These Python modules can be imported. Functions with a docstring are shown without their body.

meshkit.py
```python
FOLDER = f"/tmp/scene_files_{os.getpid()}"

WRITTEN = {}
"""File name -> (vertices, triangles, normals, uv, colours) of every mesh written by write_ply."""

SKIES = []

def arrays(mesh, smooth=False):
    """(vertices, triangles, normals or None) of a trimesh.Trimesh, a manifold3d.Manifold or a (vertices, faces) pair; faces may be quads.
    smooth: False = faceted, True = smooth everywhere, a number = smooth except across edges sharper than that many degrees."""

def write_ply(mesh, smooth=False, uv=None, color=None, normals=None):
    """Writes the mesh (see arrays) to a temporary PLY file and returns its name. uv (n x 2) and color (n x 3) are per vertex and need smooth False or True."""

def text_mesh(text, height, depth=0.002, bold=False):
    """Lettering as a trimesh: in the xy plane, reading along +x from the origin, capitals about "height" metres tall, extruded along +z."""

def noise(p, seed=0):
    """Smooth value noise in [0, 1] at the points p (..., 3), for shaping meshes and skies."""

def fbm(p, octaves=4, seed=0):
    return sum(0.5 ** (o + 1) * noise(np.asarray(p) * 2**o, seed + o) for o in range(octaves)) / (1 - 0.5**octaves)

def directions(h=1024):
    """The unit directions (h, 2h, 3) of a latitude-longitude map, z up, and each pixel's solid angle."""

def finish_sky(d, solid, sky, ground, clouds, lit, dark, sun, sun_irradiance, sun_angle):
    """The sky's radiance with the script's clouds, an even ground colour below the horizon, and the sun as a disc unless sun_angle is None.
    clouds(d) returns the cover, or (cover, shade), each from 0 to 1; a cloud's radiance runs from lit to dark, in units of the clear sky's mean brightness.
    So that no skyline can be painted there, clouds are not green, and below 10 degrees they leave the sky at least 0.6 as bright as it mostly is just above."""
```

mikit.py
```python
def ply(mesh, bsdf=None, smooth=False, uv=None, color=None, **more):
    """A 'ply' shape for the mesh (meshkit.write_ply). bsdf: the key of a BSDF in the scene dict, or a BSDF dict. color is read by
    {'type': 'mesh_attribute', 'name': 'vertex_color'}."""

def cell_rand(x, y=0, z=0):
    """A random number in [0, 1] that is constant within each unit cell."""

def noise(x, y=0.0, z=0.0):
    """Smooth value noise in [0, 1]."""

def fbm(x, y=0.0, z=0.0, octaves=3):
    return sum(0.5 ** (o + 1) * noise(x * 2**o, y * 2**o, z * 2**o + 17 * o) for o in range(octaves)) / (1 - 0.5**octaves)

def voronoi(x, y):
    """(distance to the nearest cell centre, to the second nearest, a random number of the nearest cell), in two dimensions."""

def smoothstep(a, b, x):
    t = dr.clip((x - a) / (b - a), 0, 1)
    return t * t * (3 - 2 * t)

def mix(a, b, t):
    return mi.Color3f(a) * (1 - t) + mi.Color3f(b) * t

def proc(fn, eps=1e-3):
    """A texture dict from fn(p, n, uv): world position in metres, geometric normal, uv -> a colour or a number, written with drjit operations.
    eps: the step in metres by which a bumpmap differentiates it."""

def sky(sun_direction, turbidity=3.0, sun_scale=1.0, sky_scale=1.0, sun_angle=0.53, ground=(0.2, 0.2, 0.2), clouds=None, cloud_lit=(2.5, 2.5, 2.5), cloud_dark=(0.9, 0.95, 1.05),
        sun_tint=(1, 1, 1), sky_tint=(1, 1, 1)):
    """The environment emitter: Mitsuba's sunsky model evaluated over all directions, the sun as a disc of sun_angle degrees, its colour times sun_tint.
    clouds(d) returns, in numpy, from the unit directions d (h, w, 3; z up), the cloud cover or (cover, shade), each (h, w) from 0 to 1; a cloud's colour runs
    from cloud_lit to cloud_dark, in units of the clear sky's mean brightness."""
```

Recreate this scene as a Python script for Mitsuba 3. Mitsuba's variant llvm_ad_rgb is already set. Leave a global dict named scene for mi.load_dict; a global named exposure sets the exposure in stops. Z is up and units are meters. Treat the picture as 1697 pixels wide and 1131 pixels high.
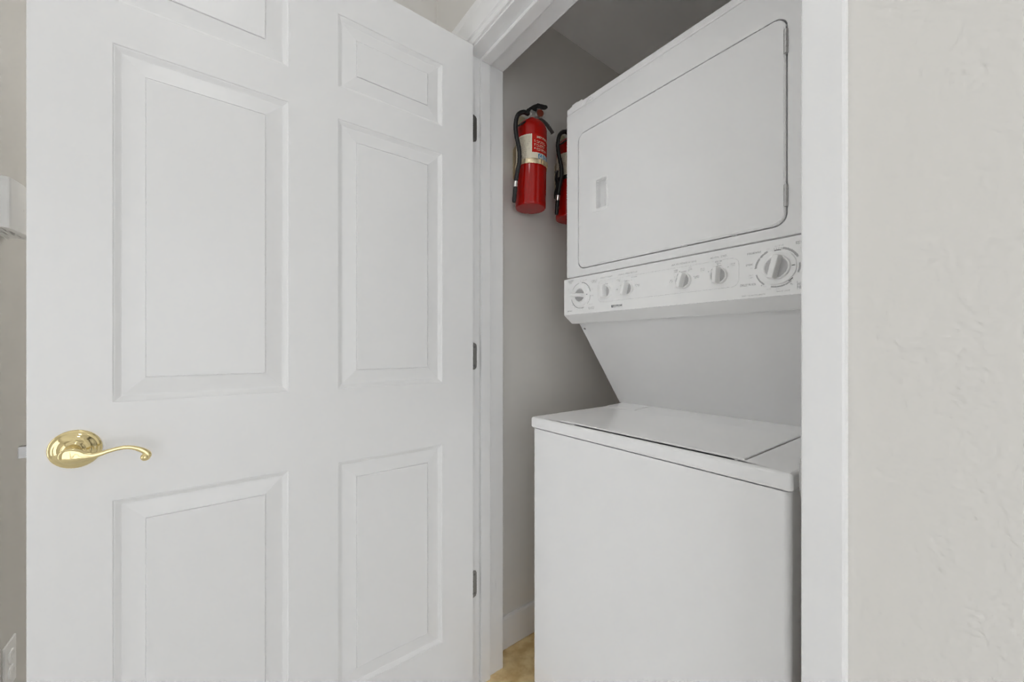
import math, random
import numpy as np, trimesh, manifold3d as m3
import shapely, shapely.geometry as sg
from shapely import affinity
import drjit as dr, mitsuba as mi
import mikit, meshkit
from mikit import proc, noise, fbm, mix, smoothstep, voronoi
random.seed(3); np.random.seed(3)
T = mi.ScalarTransform4f
scene, labels = {'type': 'scene'}, {}

# ---------------------------------------------------------------- camera
F, TH, CAM_Z, VH = 641.0, math.radians(52.47), 1.128, 575.6
scene['camera'] = {
    'type': 'perspective', 'fov': math.degrees(2 * math.atan(848.5 / F)), 'fov_axis': 'x', 'near_clip': 0.02, 'far_clip': 200.0,
    'principal_point_offset_y': (565.5 - VH) / 1131.0,
    'to_world': T().look_at(origin=[0, 0, CAM_Z], target=[-math.sin(TH), math.cos(TH), CAM_Z], up=[0, 0, 1])}
# ---------------------------------------------------------------- light: glowing panes of two unseen glass doors, two ceiling lamps out of view
exposure = 0.0
UNSEEN_PANE_END, UNSEEN_PANE_SIDE = (1.27, 1.31, 1.39), (1.24, 1.28, 1.36)      # radiance of the unseen glowing panes, set to balance room and closet
LAMP_NEAR, LAMP_FAR = 5.5, 58.0  # unseen lamps: near one for the door glint, far one for the hallway wall

# ---------------------------------------------------------------- materials
def mat(key, bsdf, bump=None, scale=1.0, eps=1e-3):
    if bump is not None:
        bsdf = {'type': 'bumpmap', 'scale': scale, 'height': proc(bump, eps), 'bsdf': bsdf}
    scene[key] = {'type': 'twosided', 'bsdf': bsdf}

def pr(color, rough=0.4, metallic=0.0, **k):
    c = color if isinstance(color, dict) else {'type': 'rgb', 'value': list(color)}
    return {'type': 'principled', 'base_color': c, 'roughness': rough, 'metallic': metallic, **k}

mat('m_trim', pr((.76, .76, .755), .32, specular=.5))
mat('m_door', pr((.75, .75, .745), .31, specular=.5))
peel = lambda p, n, uv: fbm(p.x * 240, p.y * 240, p.z * 240, 2)
mat('m_wall', pr((.69, .673, .638), .55, specular=.4), peel, .0015, 8e-4)
mat('m_ceiling', pr((.93, .925, .915), .8, specular=.2), peel, .0005, 1e-3)
mat('m_appliance', pr((.845, .845, .84), .14, specular=.5))
mat('m_plastic', pr((.86, .86, .85), .35, specular=.5))
mat('m_hinge', pr((.50, .50, .49), .35, .5))
mat('m_cup', pr((.74, .74, .735), .4))
mat('m_grey', pr((.43, .43, .43), .35, .2))
mat('m_print', pr((.40, .40, .40), .6))
mat('m_print_light', pr((.56, .56, .56), .6))
mat('m_print_dark', pr((.045, .045, .05), .5))
mat('m_red', pr((.34, .004, .002), .08, specular=.45))
mat('m_red_print', pr((.42, .012, .006), .45, specular=.2))
mat('m_black', pr((.012, .012, .012), .38))
mat('m_label', pr((.68, .62, .49), .5))
mat('m_label_ink', pr((.42, .39, .33), .6))
mat('m_blue', pr((.06, .22, .42), .5))
mat('m_cream', pr((.50, .43, .28), .45))
mat('m_strap', pr((.80, .67, .45), .30, .75))
mat('m_brass', pr((.80, .67, .36), .06, 1.0))
mat('m_steel', pr((.31, .305, .295), .32, 1.0))
mat('m_chrome', pr((.75, .74, .72), .12, 1.0))
mat('m_dark_steel', pr((.20, .20, .20), .35, .6))
mat('m_gauge', pr((.16, .03, .015), .25))
def vinyl(p, n, uv):
    a = fbm(p.x * 17, p.y * 17, 0, 4); b = fbm(p.x * 45, p.y * 45, 3, 3); d, e, r = voronoi(p.x * 5.5, p.y * 5.5)
    c = mix((.56, .375, .15), (.90, .72, .41), smoothstep(.28, .72, a * .75 + b * .25))
    return mix(c, (.66, .50, .24), .3 * r)
mat('m_vinyl', pr(proc(vinyl), .38))
carpet = lambda p, n, uv: mix((.60, .59, .575), (.74, .735, .72), noise(p.x * 160, p.y * 160, 0))
mat('m_carpet', pr(proc(carpet), .95, specular=.1))  # carpet stays out of view, kept pale and neutral for its bounce

# ---------------------------------------------------------------- mesh helpers
def cat(*ms): return trimesh.util.concatenate([m for m in ms])
def tm(man):
    m = man.to_mesh(); return trimesh.Trimesh(m.vert_properties[:, :3], m.tri_verts, process=False)
def box(x0, x1, y0, y1, z0, z1, c=0.0):
    """box with chamfered edges"""
    lo, hi = np.array([x0, y0, z0]), np.array([x1, y1, z1])
    if c <= 0: return trimesh.creation.box(bounds=[lo, hi])
    pts = []
    for s in np.ndindex(2, 2, 2):
        k = np.where(np.array(s) == 1, hi, lo); sg_ = np.where(np.array(s) == 1, -1, 1)
        for a in range(3):
            q = k + sg_ * c; q[a] = k[a]; pts.append(q)
    return trimesh.convex.convex_hull(np.array(pts))
def rbox(x0, x1, y0, y1, z0, z1, r, n=16):
    """box with rounded edges"""
    ms = []
    for s in np.ndindex(2, 2, 2):
        k = [(x0 + r, x1 - r)[s[0]], (y0 + r, y1 - r)[s[1]], (z0 + r, z1 - r)[s[2]]]
        ms.append(m3.Manifold.sphere(r, n).translate(k))
    return m3.Manifold.batch_hull(ms)
def rrect(x0, x1, z0, z1, r): return sg.box(x0 + r, z0 + r, x1 - r, z1 - r).buffer(r, quad_segs=8)
def ext(poly, h): return cat(*[trimesh.creation.extrude_polygon(g, h, engine='earcut') for g in getattr(poly, 'geoms', [poly])])
def ext_xz(poly, y0, y1):
    """polygon in (x, z) extruded from y0 to y1"""
    m = ext(poly, y1 - y0); v = m.vertices
    return trimesh.Trimesh(np.c_[v[:, 0], y1 - v[:, 2], v[:, 1]], m.faces, process=False)
def ext_yz(poly, x0, x1):
    m = ext(poly, x1 - x0); v = m.vertices
    return trimesh.Trimesh(np.c_[x0 + v[:, 2], v[:, 0], v[:, 1]], m.faces, process=False)
def ext_xy(poly, z0, z1):
    m = ext(poly, z1 - z0); m.apply_translation([0, 0, z0]); return m
def smooth_path(pts, n=8):
    p = np.asarray(pts, float); q = np.vstack([2 * p[0] - p[1], p, 2 * p[-1] - p[-2]]); out = []
    for i in range(len(p) - 1):
        a, b, c, d = q[i:i + 4]
        for t in np.linspace(0, 1, n, endpoint=False):
            out.append(.5 * ((2 * b) + (c - a) * t + (2 * a - 5 * b + 4 * c - d) * t**2 + (3 * b - a - 3 * c + d) * t**3))
    out.append(p[-1]); return np.array(out)
def sweep(path, ra, rb, ref, n=14, sq=1.0):
    """closed tube of elliptical section: ra across (in the plane normal to ref), rb along ref"""
    path = np.asarray(path, float); N = len(path)
    ra = np.broadcast_to(ra, N); rb = np.broadcast_to(rb, N); ref = np.asarray(ref, float)
    t = np.gradient(path, axis=0); t /= np.linalg.norm(t, axis=1, keepdims=True)
    v, f = [], []
    a = np.linspace(0, 2 * np.pi, n, endpoint=False)
    for i in range(N):
        s = np.cross(ref, t[i]); s /= np.linalg.norm(s) + 1e-12; w = np.cross(t[i], s)
        v.append(path[i] + np.outer(np.sign(np.cos(a)) * np.abs(np.cos(a))**sq * ra[i], s) + np.outer(np.sign(np.sin(a)) * np.abs(np.sin(a))**sq * rb[i], w))
    v = np.vstack(v + [path[:1], path[-1:]])
    for i in range(N - 1):
        for j in range(n):
            p, q = i * n + j, i * n + (j + 1) % n
            f += [[p, q, q + n], [p, q + n, p + n]]
    for j in range(n):
        f += [[N * n, (j + 1) % n, j], [N * n + 1, (N - 1) * n + j, (N - 1) * n + (j + 1) % n]]
    m = trimesh.Trimesh(v, f, process=False)
    if m.volume < 0: m.invert()
    return m
def tube(pts, r, n=12, sm=8, ref=None):
    """round tube along a smoothed path"""
    p = smooth_path(pts, sm) if sm else np.asarray(pts, float)
    d = p[-1] - p[0]
    if ref is None:
        ref = np.eye(3)[np.argmin(np.abs(np.linalg.svd(p - p.mean(0))[2][0]))] if len(p) > 2 else np.eye(3)[np.argmin(np.abs(d))]
    return sweep(p, r, r, ref, n)
def lathe(prof, n=40):
    """profile [(r, z), ...] turned about z"""
    prof = np.asarray(prof, float); N = len(prof); a = np.linspace(0, 2 * np.pi, n, endpoint=False)
    v = np.concatenate([np.c_[r * np.cos(a), r * np.sin(a), np.full(n, z)] for r, z in prof]); f = []
    for i in range(N - 1):
        for j in range(n):
            p, q = i * n + j, i * n + (j + 1) % n
            f += [[p, q, q + n], [p, q + n, p + n]]
    m = trimesh.Trimesh(v, f, process=False); m.merge_vertices(); m.update_faces(m.nondegenerate_faces())
    if m.volume < 0: m.invert()
    return m
def turned(m, axis):
    """turn a +z lathe to point along axis"""
    m.apply_transform(trimesh.geometry.align_vectors([0, 0, 1], axis)); return m
def put(m, x, y, z): m = m.copy(); m.apply_translation([x, y, z]); return m

def numbered(name):
    if name not in labels and name not in scene: return name
    k = 1
    while f'{name}_{k:03d}' in labels or f'{name}_{k:03d}' in scene: k += 1
    return f'{name}_{k:03d}'
def tag(key, label, category=None, group=None, kind=None):
    d = labels.setdefault(key, {})
    if label: d['label'] = label
    if category: d['category'] = category
    if group: d['group'] = group
    if kind: d['kind'] = kind
    return key
def thing(name, label, category, group=None, kind=None): return tag(numbered(name), label, category, group, kind)
def obj(name, mesh, m, parent=None, smooth=30, label=None):
    key = numbered(parent + '__' + name if parent else name)
    scene[key] = mikit.ply(mesh, m, smooth=smooth)
    if label: labels[key] = {'label': label}
    return key
def struct(name, mesh, m, label, category, smooth=30):
    k = obj(name, mesh, m, None, smooth); return tag(k, label, category, None, 'structure')

# ---------------------------------------------------------------- the setting
CEIL = 2.45
XJ, XR = -1.097, -.1835            # faces of the two door jambs
Y0, Y1 = .6625, .801                # room side and closet side of the wall with the doorway
HEAD = 2.095
wall = sg.Polygon([(-1.331, 0), (1.9, 0), (1.9, CEIL), (-1.331, CEIL)])
wall = wall.difference(sg.box(XJ - .019, -1, XR + .019, HEAD + .019))
struct('wall_front', ext_xz(wall, Y0, Y1), 'm_wall', 'beige orange-peel textured wall around the laundry doorway', 'wall', False)
struct('wall_left', box(-1.331, -1.168, Y1, 1.74, 0, CEIL), 'm_wall', 'shaded beige side wall of the laundry closet behind the extinguishers', 'wall', False)
struct('wall_back', box(-1.168, .02, 1.64, 1.74, 0, CEIL), 'm_wall', 'beige back wall of the closet behind the dryer', 'wall', False)
struct('wall_right', box(-.08, .02, Y1, 1.64, 0, CEIL), 'm_wall', 'beige right wall of the closet beside the appliance', 'wall', False)
struct('wall_return', box(-1.60, -1.331, .12, Y0 - .0002, 0, CEIL), 'm_wall', 'short beige return wall behind the open door', 'wall', False)
struct('wall_hall', box(-3.0, -1.20, -.52, -.40, 0, CEIL), 'm_wall', 'beige hallway wall behind the free edge of the door', 'wall', False)
struct('wall_hall_end', box(-3.1, -3.0, -.52, 1.84, 0, CEIL), 'm_wall', 'beige wall at the end of the hallway', 'wall', False)
struct('wall_hall_side', box(-3.1, -1.331, 1.74, 1.84, 0, CEIL), 'm_wall', 'beige wall at the far side of the hallway branch', 'wall', False)
struct('wall_room_side', box(-1.32, -1.20, -2.4, -.52, 0, CEIL), 'm_wall', 'beige side wall of the room behind the camera', 'wall', False)
def with_unseen_window(axis, at, lo, hi, w0, w1, z0, z1, name, n, day, label):
    """a wall with a big glazed sliding door in it: two panes that glow themselves, unseen, lighting the room and closet"""
    p = sg.box(lo, 0, hi, CEIL).difference(sg.box(w0, z0, w1, z1))
    e = ext_xz if axis == 'y' else ext_yz
    struct(name, e(p, min(at), max(at)), 'm_wall', 'beige wall with an unseen glowing sliding door, behind the camera', 'wall', False)
    mid = sum(at) / 2; k = f'unseen_window_{n}'; tag(k, label, 'unseen_window', None, 'structure')
    fr = sg.box(w0, z0, w1, z1).difference(shapely.union_all([sg.box(w0 + .05, z0 + .06, (w0 + w1) / 2 - .02, z1 - .05), sg.box((w0 + w1) / 2 + .02, z0 + .06, w1 - .05, z1 - .05)]))
    obj('frame', e(fr, mid - .03, mid + .03), 'm_trim', k, False)
    for a, b in ((w0 + .05, (w0 + w1) / 2 - .02), ((w0 + w1) / 2 + .02, w1 - .05)):
        g = obj('glowing_pane', e(sg.box(a, z0 + .06, b, z1 - .05), mid - .004, mid + .004), 'm_plastic', k, False)
        scene[g]['emitter'] = {'type': 'area', 'radiance': {'type': 'rgb', 'value': list(day)}}  # the glass itself gives the light; out of view, lights door and closet
with_unseen_window('y', (-2.40, -2.30), -1.20, 1.9, -1.10, .0, .04, 2.12, 'wall_unseen_window_side', 1, UNSEEN_PANE_SIDE, 'unseen frosted sliding door behind the camera, glowing panes placed to light the closet front')
with_unseen_window('x', (1.8, 1.9), -2.30, Y0, -1.95, .50, .04, 2.12, 'wall_unseen_window_end', 2, UNSEEN_PANE_END, 'unseen frosted sliding door behind the camera, glowing panes placed to light the open door')
struct('floor', box(-1.29, .02, .70, 1.74, -.03, 0), 'm_vinyl', 'mottled tan vinyl floor inside the laundry closet', 'floor', False)
struct('floor_carpet', cat(box(-3.1, 1.9, -2.4, .70, -.03, 0), box(-3.1, -1.33, .70, 1.84, -.03, 0)), 'm_carpet', 'light beige carpet of the hallway, out of view, toned to bounce light upward', 'floor', False)
struct('ceiling', cat(box(-3.1, 1.9, -2.4, Y0 + .05, CEIL, CEIL + .08), box(-3.1, -1.30, Y0 + .05, 1.84, CEIL, CEIL + .08)), 'm_ceiling', 'white ceiling of the hallway and room', 'ceiling', False)
struct('ceiling_closet', box(-1.29, .02, Y1 - .05, 1.74, CEIL, CEIL + .08), 'm_ceiling', 'shaded white ceiling of the laundry closet above the dryer', 'ceiling', False)
def base_profile(h=.118, t=.011): return sg.Polygon([(0, 0), (t, 0), (t, h - .010), (t - .0015, h - .004), (t - .005, h), (0, h)])
bl = ext_yz(base_profile(), 0, 1.64 - .803); v = bl.vertices
bl = trimesh.Trimesh(np.c_[-1.168 + v[:, 1], .803 + v[:, 0], v[:, 2] + .003], bl.faces[:, ::-1], process=False)
struct('baseboard_left', bl, 'm_trim', 'white baseboard along the closet side wall above the vinyl', 'baseboard')
struct('baseboard_front', box(XR + .054, 1.8, Y0 - .012, Y0, .003, .115, .003), 'm_trim', 'white baseboard under the beige wall right of the doorway', 'baseboard')
struct('baseboard_hall', box(-3.0, -1.20, -.40, -.388, .003, .115, .003), 'm_trim', 'white baseboard under the beige hallway wall', 'baseboard')

# door frame: jambs, stops, strike plate
k = tag('trim_1', 'white painted door jambs with stops lining the laundry doorway', 'door frame', None, 'structure')
JY0, JY1 = Y0 - .001, .803
obj('jamb', box(XJ - .019, XJ, JY0, JY1, 0, HEAD + .019, .001), 'm_trim', k)
obj('jamb', box(XR, XR + .019, JY0, JY1, 0, HEAD + .019, .001), 'm_trim', k)
obj('head_jamb', box(XJ, XR, JY0, JY1, HEAD, HEAD + .019, .001), 'm_trim', k)
obj('stop', box(XJ, XJ + .012, .704, .742, 0, HEAD, .0015), 'm_trim', k)
obj('stop', box(XR - .004, XR, .704, .742, 0, HEAD, .0015), 'm_trim', k)
obj('head_stop', box(XJ + .012, XR - .004, .704, .742, HEAD - .012, HEAD, .0015), 'm_trim', k)
sp = []
zz = np.linspace(.913, .975, 13)
bulge = [(.0034 * math.sin(math.pi * i / 12) ** .5) for i in range(13)]
pl = sg.Polygon([(XR + .002 , z) for z in (zz[0], zz[-1])][::1] + [(XR - b, z) for z, b in zip(zz[::-1], bulge[::-1])])
obj('strike_plate', ext_xz(pl, Y0 - .006, Y0 + .0015), 'm_steel', k, 30, 'steel strike plate lip on the jamb beside the washer')
# casing on the room side
k = tag('trim_2', 'white door casing around the laundry doorway on the room side', 'door casing', None, 'structure')
cz = HEAD + .005
wide = [(0, 0), (0, -.0075), (.002, -.010), (.016, -.0115), (.020, -.0150), (.024, -.016), (.082, -.016), (.087, -.0155), (.128, -.0060), (.132, -.004), (.132, 0)]
def mitre_profile(prof, path):
    """casing: profile (offset out from the opening, y) carried along path corners [(x, z, dx, dz)]"""
    v, f, n = [], [], len(prof)
    for x, z, dx, dz in path:
        v += [[x + o * dx, Y0 + y, z + o * dz] for o, y in prof]
    for i in range(len(path) - 1):
        for j in range(n):
            a, b = i * n + j, i * n + (j + 1) % n
            f += [[a, b, b + n], [a, b + n, a + n]]
    for c in (0, len(path) - 1):
        for j in range(1, n - 1): f.append([c * n, c * n + j, c * n + j + 1] if c else [c * n, c * n + j + 1, c * n + j])
    m = trimesh.Trimesh(v, f, process=False)
    if m.volume < 0: m.invert()
    return m
obj('casing', mitre_profile(wide, [(XJ - .005, 0, -1, 0), (XJ - .005, cz, -1, 1)]), 'm_trim', k)
obj('head_casing', mitre_profile(wide, [(XJ - .005, cz, -1, 1), (XR + .049, cz, 0, 1)]), 'm_trim', k)
rc = sg.Polygon([(XR + .001, Y0), (XR + .001, Y0 - .0125), (XR + .003, Y0 - .0155), (XR + .0075, Y0 - .016), (XR + .046, Y0 - .016), (XR + .0485, Y0 - .0145), (XR + .049, Y0 - .012), (XR + .049, Y0)])
obj('casing', ext_xy(rc, 0, cz), 'm_trim', k)

# ---------------------------------------------------------------- the door, open square to the wall
XD = -1.0539
YS = [.6525, .5445, .2492, .1390, -.1556, -.2615]
ZS = [2.0924, 1.9812, 1.7941, 1.7123, 1.0218, .8335, .2364, .012]
door = tag('door_1', 'white six-panel door standing open in front of the hallway', 'door', None, 'structure')
holes = [sg.box(a, zb, b, zt) for a, b in ((YS[2], YS[1]), (YS[4], YS[3])) for zt, zb in ((ZS[1], ZS[2]), (ZS[3], ZS[4]), (ZS[5], ZS[6]))]
face = sg.box(YS[5], ZS[7], YS[0], ZS[0]).difference(shapely.union_all(holes))
dm = cat(ext_yz(face, XD - .012, XD), box(XD - .035, XD - .012, YS[5], YS[0], ZS[7], ZS[0]))
scene['door_1'] = mikit.ply(dm, 'm_door', smooth=False)
PROF = [(0, -.0118), (0, 0), (.0012, -.0022), (.0035, -.0030), (.0065, -.0052), (.0090, -.0070), (.0112, -.0082), (.0136, -.0082), (.0455, -.0036), (.0460, -.0052), (.0468, -.0052), (.0475, -.0016)]
def panel_mesh(y0, y1, z0, z1):
    v, f = [], []
    for o, d in PROF:
        for y, z in ((y0 + o, z0 + o), (y1 - o, z0 + o), (y1 - o, z1 - o), (y0 + o, z1 - o)): v.append([XD + d, y, z])
    n = len(PROF)
    for i in range(n - 1):
        for j in range(4):
            a, b = 4 * i + j, 4 * i + (j + 1) % 4
            f += [[a, b, b + 4], [a, b + 4, a + 4]]
    e = 4 * (n - 1); f += [[e, e + 1, e + 2], [e, e + 2, e + 3], [0, 2, 1], [0, 3, 2]]
    return trimesh.Trimesh(v, f, process=False)
for h in holes:
    b = h.bounds; obj('panel', panel_mesh(b[0], b[2], b[1], b[3]), 'm_door', door, False)
# hinges: leaf let into the jamb, leaf on the door edge, knuckle behind
for zc in (1.855, 1.0975, .341):
    leaf = rrect(Y0 - .006, .6931, zc - .0445, zc + .0445, .012).union(sg.box(Y0 - .008, zc - .0445, .675, zc + .0445))
    hm = cat(ext_yz(leaf, XJ - .0005, XJ + .0016), put(trimesh.creation.cylinder(.006, .089, sections=16), XJ - .001, Y0 - .010, zc),
             box(XD - .033, XD - .004, YS[0], YS[0] + .0016, zc - .0445, zc + .0445))
    hk = obj('hinge', hm, 'm_steel', door, 30, 'satin steel hinge')
    for q in (-.031, -.0085, .0085, .031):
        s = turned(lathe([(0, -.001), (.0038, -.001), (.0038, .0003), (.0028, .0010), (0, .0012)], 14), [1, 0, 0])
        obj('screw', put(s, XJ + .0016, .6845 if abs(q) > .02 else .677, zc + q), 'm_dark_steel', hk)
# latch bolt on the free edge
lb = sg.Polygon([(XD - .025, YS[5] + .001), (XD - .011, YS[5] + .001), (XD - .011, YS[5] - .007), (XD - .014, YS[5] - .0125), (XD - .017, YS[5] - .0130), (XD - .025, YS[5] - .0040)])
lb = sg.box(XD - .026, YS[5] - .0125, XD - .010, YS[5] + .001)
obj('latch_bolt', cat(ext_xy(lb.buffer(-.0015).buffer(.0015), .9325, .9525), box(XD - .030, XD - .005, YS[5] - .0012, YS[5] + .0005, .915, .970)), 'm_steel', door, 30, 'steel latch bolt on the free edge')
# brass lever on its rosette
AY, AZ = -.2035, .9405
lev = tag('door_1__lever_handle', 'polished brass lever handle on a round rosette')
ros = [(0, 0), (.0345, 0), (.0350, .0012), (.0346, .0030), (.0330, .0045), (.0305, .0052), (.0285, .0058), (.0260, .0085), (.0225, .0112), (.0185, .0128), (.0165, .0132),
       (.0152, .0140), (.0140, .0158), (.0120, .0165), (.0112, .0175), (.0105, .0200), (.0100, .0260), (.0100, .0420), (0, .0420)]
obj('rosette', put(turned(lathe(ros, 64), [1, 0, 0]), XD, AY, AZ), 'm_brass', lev, 40)
SX = XD + .048
ctr = [(-.0120, -.0018), (-.0100, -.0020), (-.0050, -.0024), (.0030, -.0028), (.0110, -.0040), (.0200, -.0060), (.0300, -.0066), (.0390, -.0050), (.0520, -.0012), (.0660, .0014), (.0780, .0004), (.0885, -.0042), (.0970, -.0102), (.1015, -.0165), (.1012, -.0215)]
wid = [.0012, .0066, .0114, .0134, .0118, .0076, .0052, .0042, .0036, .0034, .0035, .0040, .0048, .0056, .0056]
thk = [.0010, .0032, .0046, .0052, .0052, .0048, .0044, .0042, .0040, .0038, .0036, .0038, .0046, .0054, .0056]
offx = [0, 0, 0, 0, 0, .0005, .001, .001, .0005, 0, -.001, -.002, -.003, -.004, -.0045]
pp = smooth_path([(SX + o, AY + a, AZ + b) for (a, b), o in zip(ctr, offx)], 7)
ii = np.linspace(0, len(wid) - 1, len(pp)); jj = np.arange(len(wid))
from scipy.interpolate import PchipInterpolator as PCH
lm = sweep(pp, PCH(jj, wid)(ii), PCH(jj, thk)(ii), [1, 0, 0], 32, .72)
ball = put(trimesh.creation.icosphere(3, .0072), SX - .0045, AY + .0985, AZ - .0220)
obj('lever', cat(lm, ball), 'm_brass', lev, 45)

# ---------------------------------------------------------------- stacked washer and dryer
L, R = -.9417, -.2385
lc = thing('laundry_center', 'white stacked washer and dryer unit standing in the closet doorway', 'washer dryer')
def u_plan(x0, x1, y0, y1, r):
    return sg.box(x0 + r, y0 + r, x1 - r, y1).buffer(r, quad_segs=8).intersection(sg.box(x0, y0, x1, y1))
YW, WT = .805, .906
fr = u_plan(L + .003, R - .003, YW, YW + .06, .012)
obj('washer_front', ext_xy(fr, .03, .8698), 'm_appliance', lc)
sd = u_plan(L + .008, R - .006, YW + .0635, 1.47, .008)
obj('washer_side', ext_xy(sd, .03, .866), 'm_appliance', lc)
for x in (L + .06, R - .06):
    for y in (YW + .06, 1.41): obj('foot', put(lathe([(0, 0), (.02, 0), (.02, .006), (.008, .012), (.008, .035), (0, .035)], 20), x, y, 0), 'm_black', lc)
top = rbox(L - .002, R + .002, YW - .005, 1.47, .872, WT, .007, 24)
LX0, LX1, LY0, LY1 = -.834, -.322, .826, 1.150
def prism_yz(pts, x0, x1): return m3.Manifold(m3.Mesh(np.asarray(ext_yz(sg.Polygon(pts), x0, x1).vertices, np.float32), np.asarray(ext_yz(sg.Polygon(pts), x0, x1).faces, np.uint32)))
top = top - m3.Manifold.cube([LX1 - LX0, LY1 - LY0, .1]).translate([LX0, LY0, .8745])
scoop = m3.Manifold.hull_points([(x, y, z) for x, y, z in [(-.7950, .8070, WT + .001), (-.3300, .8070, WT + .001), (-.7760, .8275, WT - .0108), (-.3480, .8275, WT - .0108), (-.7950, .8275, WT + .001), (-.3300, .8275, WT + .001)]])
top = top - scoop
wt = obj('worktop', tm(top), 'm_appliance', lc, 35)
lid = rbox(LX0 + .002, LX1 - .002, LY0 - .0020, LY1 - .002, WT - .0022, WT + .0028, .0024, 20)
leg = lambda x0, x1, y0, y1: tm(rbox(x0, x1, y0, y1, WT - .022, WT + .0015, .003, 12))
obj('lid', cat(tm(lid), leg(LX0 + .002, -.7790, LY0 + .0006, LY0 + .03), leg(-.3450, LX1 - .002, LY0 + .0006, LY0 + .03)), 'm_appliance', wt, 35)
hs = sg.Polygon([(1.150, WT - .001), (1.150, WT + .001), (1.165, WT + .0035), (1.243, WT + .007), (1.262, WT + .0075), (1.262, WT - .001)])
obj('hinge_cover', ext_yz(hs, L + .012, -.808), 'm_appliance', wt)
obj('hinge_cover', ext_yz(hs, -.8025, R - .012), 'm_appliance', wt)
# dryer body: slanted lower front, box, control panel
lo = sg.Polygon([(1.024, 1.2360), (1.024, 1.2130), (1.254, WT + .0065), (1.275, WT + .0005), (1.46, WT + .0005), (1.46, 1.2360)])
obj('lower_panel', ext_yz(lo, L, R), 'm_appliance', lc, False)
sw = turned(lathe([(0, -.001), (.0042, -.001), (.0042, .0006), (.0030, .0018), (0, .0021)], 18), [0, -.790, -.613])
obj('screw', put(sw, L + .012, 1.0395, 1.1930), 'm_steel', lc)
YD, DZ0, DZ1, DT = .9626, 1.3648, 1.9218, 1.9446
dd = (-.888, -.2975, 1.3905, 1.8345)
hole = rrect(dd[0] - .0018, dd[1] + .0035, dd[2] - .0035, dd[3] + .0018, .026)
sheet = rrect(L, R, DZ0, DZ1 - .0006, .003).difference(hole)
obj('dryer_cabinet', cat(ext_xz(sheet, YD, YD + .022), box(L + .001, R - .001, YD + .0215, 1.50, 1.2385, DZ1 - .0006)), 'm_appliance', lc, False)
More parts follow.
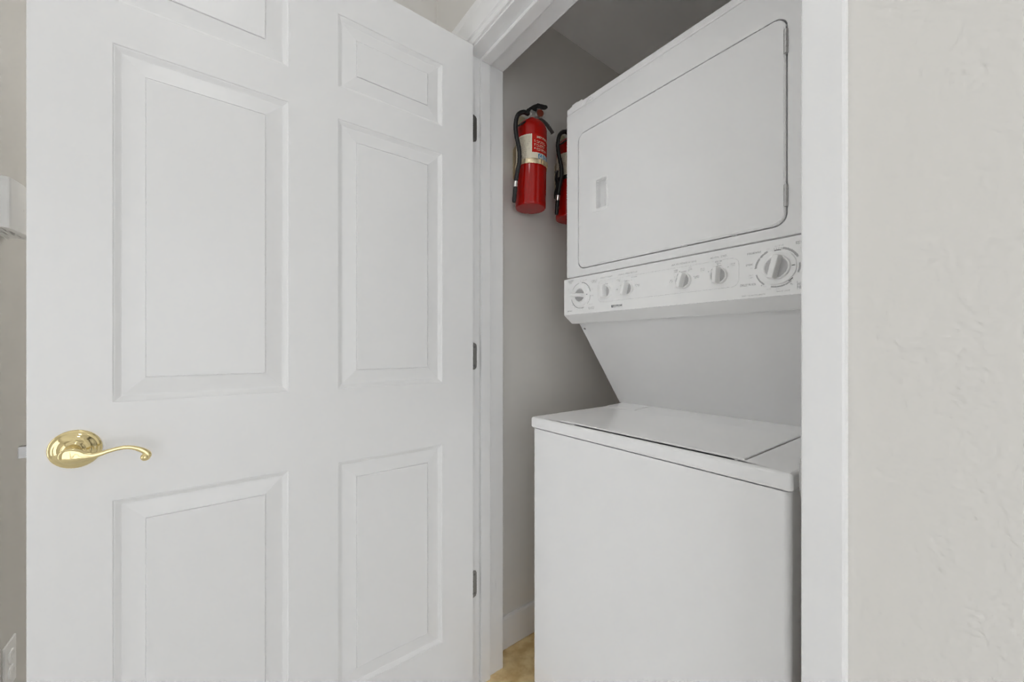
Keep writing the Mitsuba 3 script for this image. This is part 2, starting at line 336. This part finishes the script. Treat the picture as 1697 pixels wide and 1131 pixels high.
obj('top_cover', tm(rbox(L - .0005, R + .0005, YD - .001, 1.50, DZ1 + .0006, DT, .004, 20)), 'm_appliance', lc, 35)
# dryer door with its pulled edges and the cup handle
hx0, hx1, hz0, hz1 = -.8356, -.7640, 1.5580, 1.6640
outl = rrect(*dd, .024)
def inset(p, d): return p.buffer(-d, quad_segs=8)
cuth = rrect(hx0 + .003, hx1 - .003, hz0 + .003, hz1 - .003, .006)
dl = [ext_xz(outl.difference(cuth), YD + .001, YD + .020), ext_xz(inset(outl, .0015).difference(cuth), YD - .0012, YD + .001), ext_xz(inset(outl, .0035).difference(cuth), YD - .0024, YD - .0012)]
dk = obj('dryer_door', cat(*dl), 'm_appliance', lc, False)
frame = rrect(hx0, hx1, hz0, hz1, .010)
rec = rrect(-.8100, -.7700, 1.5655, 1.6560, .003)
obj('handle_frame', cat(ext_xz(frame.difference(rec), YD - .0038, YD + .006), ext_xz(inset(frame, .0012).difference(rec), YD - .0046, YD - .0038)), 'm_plastic', dk, False)
cup = sg.box(-.8120, 1.5635, -.7680, 1.6580)
obj('handle_cup', cat(ext_xz(cup.difference(rec), YD - .003, YD + .019), box(-.8120, -.7680, YD + .0175, YD + .0195, 1.5635, 1.6580), ext_xy(sg.Polygon([(-.8100, YD + .0170), (-.7700, YD + .0170), (-.7700, YD + .004), (-.7930, YD + .0170)]), 1.5655, 1.6560)), 'm_cup', dk, False)
for z0, z1 in ((1.752, 1.803), (1.427, 1.474)):
    hg = [put(turned(lathe([(0, 0), (.0042, 0), (.0045, .0008), (.0045, (z1 - z0) / 4 - .0012), (.0042, (z1 - z0) / 4 - .0004), (0, (z1 - z0) / 4 - .0004)], 16), [0, 0, 1]), dd[1] + .0005, YD - .0015, z0 + i * (z1 - z0) / 4) for i in range(4)]
    obj('hinge', cat(*hg, box(dd[1] - .004, dd[1] + .0045, YD - .0008, YD + .004, z0, z1)), 'm_hinge', dk, 35, 'grey metal hinge knuckles')
for x in (-.52, -.40): obj('bumper', box(x - .006, x + .006, YD - .001, YD + .006, dd[2] - .0032, dd[2] - .0008), 'm_grey', dk, False)
# tape tab and its residue at the top left corner
tab = sg.Polygon([(-.9230, 1.9340), (-.9240, 1.9420), (-.9160, 1.9428), (-.9150, 1.9478), (-.8920, 1.9482), (-.8900, 1.9462), (-.8720, 1.9468), (-.8705, 1.9360), (-.8790, 1.9232), (-.9060, 1.9230)]).buffer(.0008)
obj('tape_tab', ext_xz(tab, YD - .0017, YD - .0011), 'm_plastic', lc, False, 'small white tab on the upper corner')
tri = sg.Polygon([(-.8590, 1.9250), (-.8360, 1.9385), (-.8340, 1.9330), (-.8240, 1.9295), (-.8275, 1.9255), (-.8520, 1.9262)])
obj('tape_residue', ext_xz(tri.difference(tri.buffer(-.0007)), YD - .0014, YD - .0009), 'm_print_light', lc, False)
# control panel
YP, PL, PR_ = .9506, -.9457, -.2345
PZ0, PZ1 = 1.2365, 1.3584
cp = sg.Polygon([(YP + .0015, PZ1), (YP, PZ1 - .0015), (YP, PZ0 + .001), (YP + .001, PZ0 - .0005), (.988, 1.2108), (.991, 1.2094), (1.007, 1.2094), (1.009, 1.2110), (1.009, 1.2380), (1.10, 1.2380), (1.10, PZ1)])
cpm = ext_yz(cp, PL + .002, PR_ - .002)
cps = sg.Polygon([(YP + .003, PZ1 - .0015), (YP + .002, PZ0 + .0005), (.9890, 1.2118), (1.009, 1.2118), (1.009, 1.2380), (1.10, 1.2380), (1.10, PZ1 - .0015)])
pk = obj('control_panel', cat(cpm, ext_yz(cps, PL, PL + .002), ext_yz(cps, PR_ - .002, PR_)), 'm_plastic', lc, False)
prt, prl, prd = [], [], []
def word(text, xc, z, h, bag=None, bold=False, width=None, y=YP):
    m = meshkit.text_mesh(text, h, .0003, bold); v = m.vertices.copy()
    w = v[:, 0].max() - v[:, 0].min(); k = 1 if width is None else width / w
    v[:, 0] = (v[:, 0] - v[:, 0].min() - w / 2) * k
    m = trimesh.Trimesh(np.c_[v[:, 0] + xc, y - v[:, 2], v[:, 1] + z], m.faces, process=False)
    (prt if bag is None else bag).append(m)
def arc(xc, zc, r0, r1, a0, a1, bag=None, y=YP):
    """annular print sector, degrees clockwise from the top"""
    a = np.radians(np.linspace(a0, a1, max(4, int(abs(a1 - a0) / 6))))
    taper = np.linspace(r0, r1, 2)
    p = [(xc + r1 * math.sin(t), zc + r1 * math.cos(t)) for t in a] + [(xc + r0 * math.sin(t), zc + r0 * math.cos(t)) for t in a[::-1]]
    (prt if bag is None else bag).append(ext_xz(sg.Polygon(p), y - .0003, y))
def spot(x, z, r=.0011, bag=None): (prt if bag is None else bag).append(ext_xz(sg.Point(x, z).buffer(r, quad_segs=4), YP - .0003, YP))
ins = rrect(-.7960, -.3855, 1.2670, 1.3345, .016)
prl.append(ext_xz(ins.difference(ins.buffer(-.0006)), YP - .0003, YP))  # grey line in place of the thin shade along the embossed outline
prl.append(ext_xz(sg.box(PL + .03, PZ0 + .0005, PR_ - .03, PZ0 + .0012), YP - .0002, YP))
ZK = 1.2975
for t, x, z, h, wd in [('PUSH TO START', -.763, 1.3405, .0036, .046), ('DRYING TEMPERATURE', -.687, 1.3405, .0036, .066), ('WATER TEMPERATURE', -.517, 1.3405, .0042, .066), ('WATER LEVEL', -.4305, 1.3405, .0042, .040)]:
    word(t, x, z, h, width=wd)
for t, x, z, h in [('AUTOMATIC', -.912, 1.3500, .0028), ('PERMANENT', -.912, 1.3456, .0028), ('PRESS', -.912, 1.3412, .0028), ('AUTOMATIC', -.812, 1.3370, .0030), ('REGULAR', -.812, 1.3322, .0030), ('OFF', -.868, 1.3425, .0026), ('COTTONS', -.850, 1.3440, .0024),
                   ('LESS', -.9235, 1.3230, .0022), ('DRY', -.8170, 1.2900, .0026), ('AUTOMATIC', -.823, 1.2535, .0030), ('DELICATE', -.823, 1.2487, .0030), ('MORE DRY', -.825, 1.2640, .0020), ('TIMED DRY', -.918, 1.2475, .0032), ('MIN', -.8190, 1.3120, .0018),
                   ('ON', -.7420, 1.3250, .0024)]:
    word(t, x, z, h, bag=prl if h < .0027 else None)
for t, x, z in [('LOW', -.7240, 1.2985), ('MEDIUM', -.7190, 1.3262), ('LOW', -.7170, 1.3222), ('HIGH TEMP', -.6640, 1.3275), ('HIGH', -.6520, 1.3035), ('FLUFF', -.6520, 1.2995),
                ('HOT', -.5510, 1.3020), ('COLD', -.5510, 1.2980), ('WARM', -.5385, 1.3265), ('COLD', -.5385, 1.3222), ('COLD', -.5000, 1.3275), ('COLD', -.5000, 1.3232), ('WARM', -.4830, 1.3030), ('WARM', -.4830, 1.2988),
                ('SMALL', -.4680, 1.3195), ('LOAD', -.4680, 1.3152), ('MEDIUM', -.4310, 1.3305), ('LOAD', -.4310, 1.3262), ('LARGE', -.3990, 1.3200), ('LOAD', -.3990, 1.3158)]:
    word(t, x, z, .0027)
for t, x, z, h, wd in [('PREWASH', -.3545, 1.3350, .0042, .027), ('SOAK', -.3635, 1.3105, .0040, .0145), ('DELICATES', -.3665, 1.2655, .0046, .032), ('REGULAR', -.2600, 1.3400, .0060, .032), ('PERMANENT', -.2560, 1.2545, .0060, .036), ('PRESS', -.2640, 1.2475, .0060, .020)]:
    word(t, x, z, h, bold=True, width=wd)
for t, x, z, h, bag in [('SPIN', -.3265, 1.3390, .0020, prl), ('LIGHT', -.3610, 1.2870, .0022, prl), ('WASH', -.3610, 1.2820, .0022, prl), ('10 12 8 6', -.3060, 1.3425, .0026, None), ('OFF', -.3330, 1.2590, .0020, prl), ('RINSE', -.3250, 1.2525, .0020, prl), ('SPIN', -.3090, 1.2510, .0020, prl),
                        ('PULL TO START', -.2990, 1.2455, .0024, None), ('Heavy Duty Automatic Washer', -.3560, 1.2425, .0024, None), ('WASH', -.2640, 1.3300, .0026, prl), ('12', -.2745, 1.2610, .0026, None), ('8', -.2820, 1.2570, .0026, None), ('OFF', -.3590, 1.3030, .0020, prl)]:
    word(t, x, z, h, bag)
# dryer timer arcs
KX1 = -.8680
arc(KX1, ZK, .0405, .0425, -60, -10, prl); arc(KX1, ZK, .0405, .0435, 8, 78); arc(KX1, ZK, .0405, .0425, 95, 135); arc(KX1, ZK, .0405, .0430, 160, 255)
for a in (170, 185, 200, 215, 230, 245): spot(KX1 + .0465 * math.sin(math.radians(a)), ZK + .0465 * math.cos(math.radians(a)), .0009)
for x, n in ((-.7645, 2), (-.6870, 4), (-.5170, 4), (-.4300, 3)):
    arc(x, ZK, .0235, .0248, -50, 15, None)
    for q in range(n):
        a = math.radians((-62, -22, 30, 75)[q] if n > 3 else (-60, -5, 50)[q]); spot(x + .0275 * math.sin(a), ZK + .0275 * math.cos(a))
# wash timer arcs
KX6 = -.3100
arc(KX6, ZK, .0392, .0432, -85, -52); arc(KX6, ZK, .0392, .0432, -50, -25); arc(KX6, ZK, .0392, .0435, 14, 66); arc(KX6, ZK, .0392, .0427, 84, 112)
arc(KX6, ZK, .0392, .0422, 216, 256); arc(KX6, ZK, .0392, .0422, 142, 196); arc(KX6, ZK, .0368, .0384, -8, 12, prd); arc(KX6, ZK, .0372, .0386, 131, 146, prd)
for a in (-7, -1, 5, 11): arc(KX6, ZK, .0392, .0427, a - .6, a + .6)
for a in (135, 140, 145): arc(KX6, ZK, .0392, .0422, a - .6, a + .6)
spot(KX6 - .0290, ZK - .0345, .0012); spot(KX6 + .0255, ZK - .0375, .0012)
obj('lettering', cat(*prt), 'm_print', pk, False); obj('fine_lettering_outline', cat(*prl), 'm_print_light', pk, False)
# maker's logo: striped black block and the name
blk = sg.box(-.7440, 1.2478, -.7368, 1.2545).difference(shapely.union_all([sg.box(-.7440 + .0018 + i * .0026, 1.2490, -.7440 + .0026 + i * .0026, 1.2533) for i in range(2)]))
lg = [ext_xz(blk, YP - .0003, YP)]
word('KENMORE', -.7195, 1.2497, .0046, lg, True, .0290)
word('HEAVY DUTY', -.7195, 1.2472, .0014, lg, False, .0270)
obj('maker_logo', cat(*lg, *prd), 'm_print_dark', pk, False, 'small black maker logo under the knobs')
# knobs
def knob(x, z, rc, skirt, tilt, barw, h):
    """round knob: skirt ring, cap with a raised grip bar, grey recessed sides; tilt: degrees of the bar from upright, clockwise"""
    k0 = .0082
    parts = [(rc * 1.0, 0), (rc, k0 * .5), (rc * .97, k0 * .9), (rc * .93, k0), (rc * .86, k0), (rc * .80, k0 * .78), (0, k0 * .78)]
    cap = lathe([(0, 0)] + parts, 40)
    if skirt: cap = cat(cap, lathe([(0, 0), (skirt, 0), (skirt, .0020), (skirt * .985, .0032), (skirt * .80, .0042), (0, .0042)], 56))
    bar = sg.box(-barw / 2, -rc * .98, barw / 2, rc * .98).intersection(sg.Point(0, 0).buffer(rc * .985, quad_segs=12))
    xy = lambda p, z: np.c_[np.array(p.exterior.coords)[:-1], np.full(len(p.exterior.coords) - 1, z)]
    bm = [trimesh.convex.convex_hull(np.vstack([xy(bar, 0), xy(bar.buffer(-.0006), h * .86), xy(bar.buffer(-.0014), h * .96), xy(bar.buffer(-.0028), h)]))]
    ring = sg.Point(0, 0).buffer(rc * .80, quad_segs=12).difference(bar.buffer(.0002))
    gm = ext_xy(ring, k0 * .775, k0 * .80)
    M = trimesh.transformations.rotation_matrix(math.radians(tilt), [0, 1, 0]) @ trimesh.transformations.rotation_matrix(math.pi / 2, [1, 0, 0])
    out = []
    for m in (cat(cap, *bm), gm):
        m.apply_transform(M); out.append(put(m, x, YP, z))
    kk = obj('knob', out[0], 'm_plastic', lc, 35)
    obj('insert', out[1], 'm_grey', kk, False, 'grey recessed faces beside the grip')
    return kk
k1 = knob(KX1, ZK, .0250, .0360, 97, .0120, .026)
knob(-.7645, ZK, .0205, 0, 0, .0115, .026); knob(-.6870, ZK, .0205, 0, 16, .0115, .026); knob(-.5170, ZK, .0205, 0, 16, .0115, .026); knob(-.4300, ZK, .0205, 0, 4, .0115, .026)
k6 = knob(KX6, ZK, .0268, .0362, 14, .0140, .027)
for kk, x in ((k1, KX1 + .0305), (k6, KX6 + .0312)):
    obj('pointer_mark', box(x - .0030, x + .0030, YP - .0046, YP - .0041, ZK - .0006, ZK + .0006), 'm_print_dark', kk, False)

# ---------------------------------------------------------------- fire extinguishers in their wall brackets
WX = -1.168
def wrap(m, r, az, z0):
    """flat (x, y, depth) lettering wrapped round a cylinder, reading to the right as seen from outside"""
    v = m.vertices; a = az + v[:, 0] / r
    rr = r + v[:, 2]
    return trimesh.Trimesh(np.c_[rr * np.cos(a), rr * np.sin(a), v[:, 1] + z0], m.faces, process=False)
def sheet_on(r, a0, a1, z0, z1, t=.0003):
    n = max(3, int(abs(a1 - a0) / .1)); a = np.linspace(a0, a1, n); v, f = [], []
    for q in a:
        for rr in (r, r + t):
            for z in (z0, z1): v.append([rr * math.cos(q), rr * math.sin(q), z])
    for i in range(n - 1):
        b = 4 * i
        for s in ((0, 1, 3, 2),):
            loop = [0, 2, 3, 1]
            for j in range(4):
                p, q = loop[j], loop[(j + 1) % 4]
                f += [[b + p, b + q, b + q + 4], [b + p, b + q + 4, b + p + 4]]
    e = 4 * (n - 1); f += [[0, 1, 3], [0, 3, 2], [e, e + 3, e + 1], [e, e + 2, e + 3]]
    m = trimesh.Trimesh(v, f, process=False)
    if m.volume < 0: m.invert()
    return m
def extinguisher(y0, label, blabel, second):
    P = [WX + .072, y0, 1.640]
    tiltM = trimesh.transformations.rotation_matrix(math.radians(-1.2), [1, 0, 0], [0, 0, .2])
    def w(m):
        m = m.copy(); m.apply_transform(tiltM); m.apply_translation(P); return m
    rel = lambda pts: [(x - P[0], y - .9325, z - P[2]) for x, y, z in pts]
    RB = .0565
    e = thing('fire_extinguisher', label, 'fire extinguisher', 'red extinguishers on the closet wall')
    body = [(0, .0), (.0500, .0), (.0540, .0012), (.0560, .004), (RB, .008), (RB, .282)]
    body += [(RB - .040 * (1 - math.cos(t)), .282 + .043 * math.sin(t)) for t in np.linspace(.1, 1.5, 9)] + [(.0150, .328), (.0140, .336), (0, .336)]
    obj('cylinder', w(lathe(body, 64)), 'm_red', e, 35)
    la = obj('label', w(sheet_on(RB + .0002, math.radians(-165), math.radians(75), .150, .250)), 'm_label', e)
    obj('red_panel', w(sheet_on(RB + .0006, math.radians(-38), math.radians(74), .1845, .2505, .0002)), 'm_red_print', la)
    white, ink, blue = [], [], []
    def fitted(m, wmax):
        k = min(1, wmax / m.extents[0]); m.apply_transform(np.diag([k, 1, 1, 1])); return m
    def on(text, deg, z, h, bag, bold=False, wmax=1.0):
        bag.append(w(wrap(fitted(meshkit.text_mesh(text, h, .0002, bold), wmax), RB + .0008, math.radians(deg), z)))
    on('INSTRUCTIONS', -22, .2365, .0072, white, True)
    for i, (a, b) in enumerate((('1', 'HOLD UPRIGHT'), ('2', 'PULL RING PIN'), ('3', 'AIM AT BASE OF FIRE'))):
        on(a, -31, .2225 - .0135 * i, .0062, white, True); on(b, -22, .2235 - .0135 * i, .0038, white)
        on(('START BACK 8 FEET', 'SQUEEZE LEVER', 'SWEEP SIDE TO SIDE')[i], -22, .2185 - .0135 * i, .0030, white)
    for i, t in enumerate(('MULTI PURPOSE DRY CHEMICAL', 'FIRE EXTINGUISHER. READ ALL', 'INSTRUCTIONS BEFORE USE', 'INSPECT MONTHLY OR MORE', 'OFTEN. KEEP GAUGE IN GREEN', 'RECHARGE AFTER ANY USE', 'DO NOT INCINERATE', 'STORE AT ROOM TEMPERATURE', 'MOUNT WITH BRACKET', 'TEST EVERY SIX YEARS', 'NOT FOR COOKING OIL', 'KEEP OUT OF REACH')):
        on(t, -104, .2395 - .0066 * i, .0030, ink, False, .058)
    def icon(deg):
        z0 = .1625
        sq = sheet_on(RB + .0006, math.radians(deg), math.radians(deg + 15), z0, z0 + .0190, .0002); blue.append(w(sq))
        for a0, a1, za, zb in ((3, 6, .002, .011), (8, 12.5, .002, .008), (5, 10, .0125, .0165)):
            ink2.append(w(sheet_on(RB + .0009, math.radians(deg + a0), math.radians(deg + a1), z0 + za, z0 + zb, .0002)))
    ink2 = []
    for d in (-14, 6, 26): icon(d)
    obj('white_lettering', cat(*white), 'm_label', la, False); obj('small_print', cat(*ink), 'm_label_ink', la, False)
    obj('pictogram', cat(*blue), 'm_blue', la, False); obj('pictogram_figure', cat(*ink2), 'm_label', la, False)
    # valve, levers, gauge, pin
    vb = cat(put(lathe([(0, 0), (.013, 0), (.013, .006), (.0115, .008), (.0105, .012), (.0105, .026), (0, .026)], 24), 0, 0, .334), box(-.010, .010, -.012, .030, .345, .366, .003),
             tube([(0, -.008, .355), (0, -.030, .352)], .0065, sm=0))
    obj('valve', w(vb), 'm_chrome', e)
    prof = sg.Polygon([(-.030, .358), (-.028, .353), (.006, .372), (.024, .391), (.066, .401), (.071, .404), (.071, .409), (.066, .411), (.022, .401), (.0, .385)])
    obj('top_lever', w(cat(ext_yz(prof.buffer(.0008), -.0065, .0065), box(-.0065, .0065, -.004, .022, .356, .382, .002))), 'm_black', e)
    path = smooth_path([(0, .024, .352), (0, .040, .352), (0, .060, .349), (0, .080, .341), (0, .100, .328), (0, .106, .320)], 6)
    obj('carry_handle', w(sweep(path, .0020, .0085, [1, 0, 0], 12, .5)), 'm_dark_steel', e)
    gx = .0135
    gk = obj('gauge', w(put(turned(lathe([(0, -.012), (.006, -.012), (.006, -.004), (.0150, -.003), (.0155, 0), (.0155, .005), (.0140, .007), (.0132, .0055), (0, .0055)], 32), [.93, -.36, 0]), gx, .026, .360)), 'm_chrome', e)
    obj('gauge_face', w(put(turned(lathe([(0, .0056), (.0131, .0056), (.0131, .0060), (0, .0060)], 32), [.93, -.36, 0]), gx, .026, .360)), 'm_gauge', gk)
    a = np.linspace(0, 2 * np.pi, 25)
    obj('pull_ring', w(sweep(np.c_[.004 + 0 * a, .052 + .010 * np.cos(a), .372 + .010 * np.sin(a)], .0012, .0012, [1, 0, 0], 8)), 'm_chrome', e)
    # hose, ferrule, nozzle, retaining loop
    hose = rel([(-1.086, .9060, 1.9850), (-1.078, .8960, 1.9745), (-1.078, .8816, 1.9740), (-1.078, .8649, 1.9655), (-1.078, .8511, 1.9497), (-1.078, .8435, 1.9235), (-1.078, .8435, 1.8936), (-1.074, .8475, 1.8625), (-1.070, .8545, 1.8256), (-1.070, .8570, 1.7877), (-1.074, .8525, 1.7526), (-1.078, .8481, 1.7133)])
    obj('hose', w(tube(hose, .0076, 14, 6)), 'm_black', e)
    fp = rel([(-1.078, .8473, 1.7119), (-1.078, .8462, 1.6915)]); npz = rel([(-1.078, .8460, 1.6925), (-1.078, .8416, 1.6380)])
    obj('ferrule', w(tube(fp, .0086, 16, 0)), 'm_chrome', e)
    obj('nozzle', w(sweep(np.array(npz[0]) + np.outer([0, .08, .9, 1], np.array(npz[1]) - np.array(npz[0])), [.0070, .0078, .0072, .0060], [.0070, .0078, .0072, .0060], [1, 0, 0], 16)), 'm_black', e)
    obj('retaining_loop', w(tube(rel([(-1.080, .8560, 1.9150), (-1.074, .8740, 1.9300), (-1.078, .8960, 1.9500), (-1.085, .9180, 1.9690)]), .0028, 8, 5)), 'm_black', e)
    # bracket: plate on the wall, steel band with its latch
    b = thing('wall_bracket', blabel, 'bracket', 'wall brackets of the extinguishers')
    oy = y0 - .9325
    sh = .012 if second else 0
    plate = sg.Polygon([(y + oy + sh, z) for y, z in [(.9005, 1.768), (.9660, 1.768), (.9660, 2.005), (.9560, 2.022), (.9250, 2.022), (.9165, 2.010), (.9165, 1.905), (.9005, 1.880)]]).buffer(-.003).buffer(.003)
    obj('back_plate', ext_yz(plate, WX + .0005, WX + .0045), 'm_cream', b)
    aa = np.radians(np.linspace(-172, 172, 60)); band = np.c_[(RB + .0022) * np.cos(aa), (RB + .0022) * np.sin(aa), np.full(60, .1535)]
    band = np.vstack([[-.068, -.012, .1535], band, [-.068, .012, .1535]])
    if not second:
        obj('band', w(sweep(band, .0010, .0090, [0, 0, 1], 8)), 'm_strap', b)
        buckle = cat(*[w(sheet_on(RB + .0032, math.radians(q), math.radians(q + d), .1445 - g, .1625 + g, .0030)) for q, d, g in ((-8, 5, 0), (3, 24, -.002), (29, 6, .001))])
        obj('latch', buckle, 'm_strap', b)
        obj('latch_tongue', w(cat(box(-.028, -.020, .055, .073, .138, .158, .002), box(-.018, -.006, .054, .066, .145, .166, .002))), 'm_steel', b)
    else:
        obj('band', w(sweep(band, .0010, .0080, [0, 0, 1], 8)), 'm_black', b)
        st = [(-.018, -.064, .185), (.006, -.080, .172), (.010, -.087, .155), (.004, -.083, .140), (.006, -.078, .126), (.012, -.084, .112), (.010, -.090, .092), (.006, -.088, .076), (.0, -.080, .068)]
        obj('rubber_strap', w(sweep(smooth_path(st, 6), .0030, .0070, [1, 0, 0], 10)), 'm_black', b)
extinguisher(.9325, 'red fire extinguisher in full view on the closet wall, nearest the doorway', 'cream wall bracket with a brass-coloured band holding the extinguisher nearest the doorway', False)
extinguisher(1.1400, 'red fire extinguisher partly hidden behind the edge of the dryer', 'cream wall bracket with black strap behind the dryer edge', True)

# ---------------------------------------------------------------- on the hallway wall behind the door
t = thing('wall_chime', 'white plastic box on the hallway wall, cut off by the door edge', 'wall box')
bx = [(-1.350, -.3995), (-1.350, -.364), (-1.3525, -.3595), (-1.358, -.3575)] + [(-1.358 - .112 * q, -.3575 + .005 * math.sin(math.pi * q)) for q in np.linspace(.1, .9, 9)] + [(-1.470, -.3575), (-1.476, -.362), (-1.476, -.3995)]
def solid(m): return m3.Manifold(m3.Mesh(np.asarray(m.vertices, np.float32), np.asarray(m.faces, np.uint32)))
cv = solid(ext_xy(sg.Polygon(bx), 1.391, 1.5035))
for x0, y in ((-1.400, -.3742), (-1.425, -.3690), (-1.440, -.3742), (-1.400, -.3845), (-1.440, -.3845), (-1.465, -.3690)):
    cv = cv - m3.Manifold.cube([.036, .0034, .045]).translate([x0, y - .0017, 1.380])
obj('cover', tm(cv), 'm_plastic', t)
obj('base', box(-1.478, -1.348, -.3998, -.390, 1.388, 1.5065, .003), 'm_plastic', t)
lm_ = meshkit.text_mesh('D', .0105, .0006, True); v = lm_.vertices
obj('lettering', trimesh.Trimesh(np.c_[-1.3965 - v[:, 0], -.3548 + v[:, 2], 1.4135 + v[:, 1]], lm_.faces, process=False), 'm_print', t, False)
a = np.linspace(.3, 4.6, 16)
obj('emblem', sweep(np.c_[-1.4120 + .0080 * np.cos(a), np.full(16, -.3536), 1.4400 + .0085 * np.sin(a)], .0011, .0011, [0, 1, 0], 6), 'm_print', t)
t = thing('wall_outlet', 'white duplex wall outlet low on the hallway wall beside the door', 'outlet')
ox, oz = -1.4955, .354
obj('cover_plate', cat(box(ox - .035, ox + .035, -.4002, -.3955, oz - .057, oz + .057, .0025)), 'm_plastic', t)
for s in (-.0195, .0195):
    q = sg.Point(ox, oz + s).buffer(.0165, quad_segs=10).intersection(sg.box(ox - .02, oz + s - .0135, ox + .02, oz + s + .0135))
    q = q.difference(shapely.union_all([sg.box(ox - .0078, oz + s - .002, ox - .0055, oz + s + .006), sg.box(ox + .0055, oz + s - .002, ox + .0078, oz + s + .006), sg.Point(ox, oz + s - .0075).buffer(.0023, quad_segs=5)]))
    obj('receptacle', ext_xz(q, -.3958, -.3925), 'm_plastic', t)
obj('screw', put(turned(lathe([(0, 0), (.003, 0), (.0028, .0008), (0, .001)], 14), [0, 1, 0]), ox, -.3957, oz), 'm_plastic', t)

# ---------------------------------------------------------------- ceiling lamps of the hallway, out of view
def unseen_ceiling_lamp(lx, ly, label, power):
    t = thing('unseen_ceiling_lamp', label, 'lamp')
    obj('rim', put(lathe([(.120, 0), (.150, 0), (.152, -.004), (.150, -.030), (.142, -.034), (.136, -.030), (.136, -.006), (.120, -.006), (.120, 0)], 48), lx, ly, CEIL), 'm_trim', t)
    k = obj('diffuser', put(lathe([(0, -.052), (.05, -.050), (.10, -.043), (.130, -.030), (.135, -.024), (.130, -.020), (0, -.020)], 48), lx, ly, CEIL), 'm_plastic', t)
    scene[k]['emitter'] = {'type': 'area', 'radiance': {'type': 'rgb', 'value': [power, power * 1.0, power * .99]}}
unseen_ceiling_lamp(-.33, -.07, 'round white flush ceiling lamp out of view, placed for the glint on the open door', LAMP_NEAR)
unseen_ceiling_lamp(-2.35, .45, 'round white flush ceiling lamp out of view, placed to light the hallway wall', LAMP_FAR)
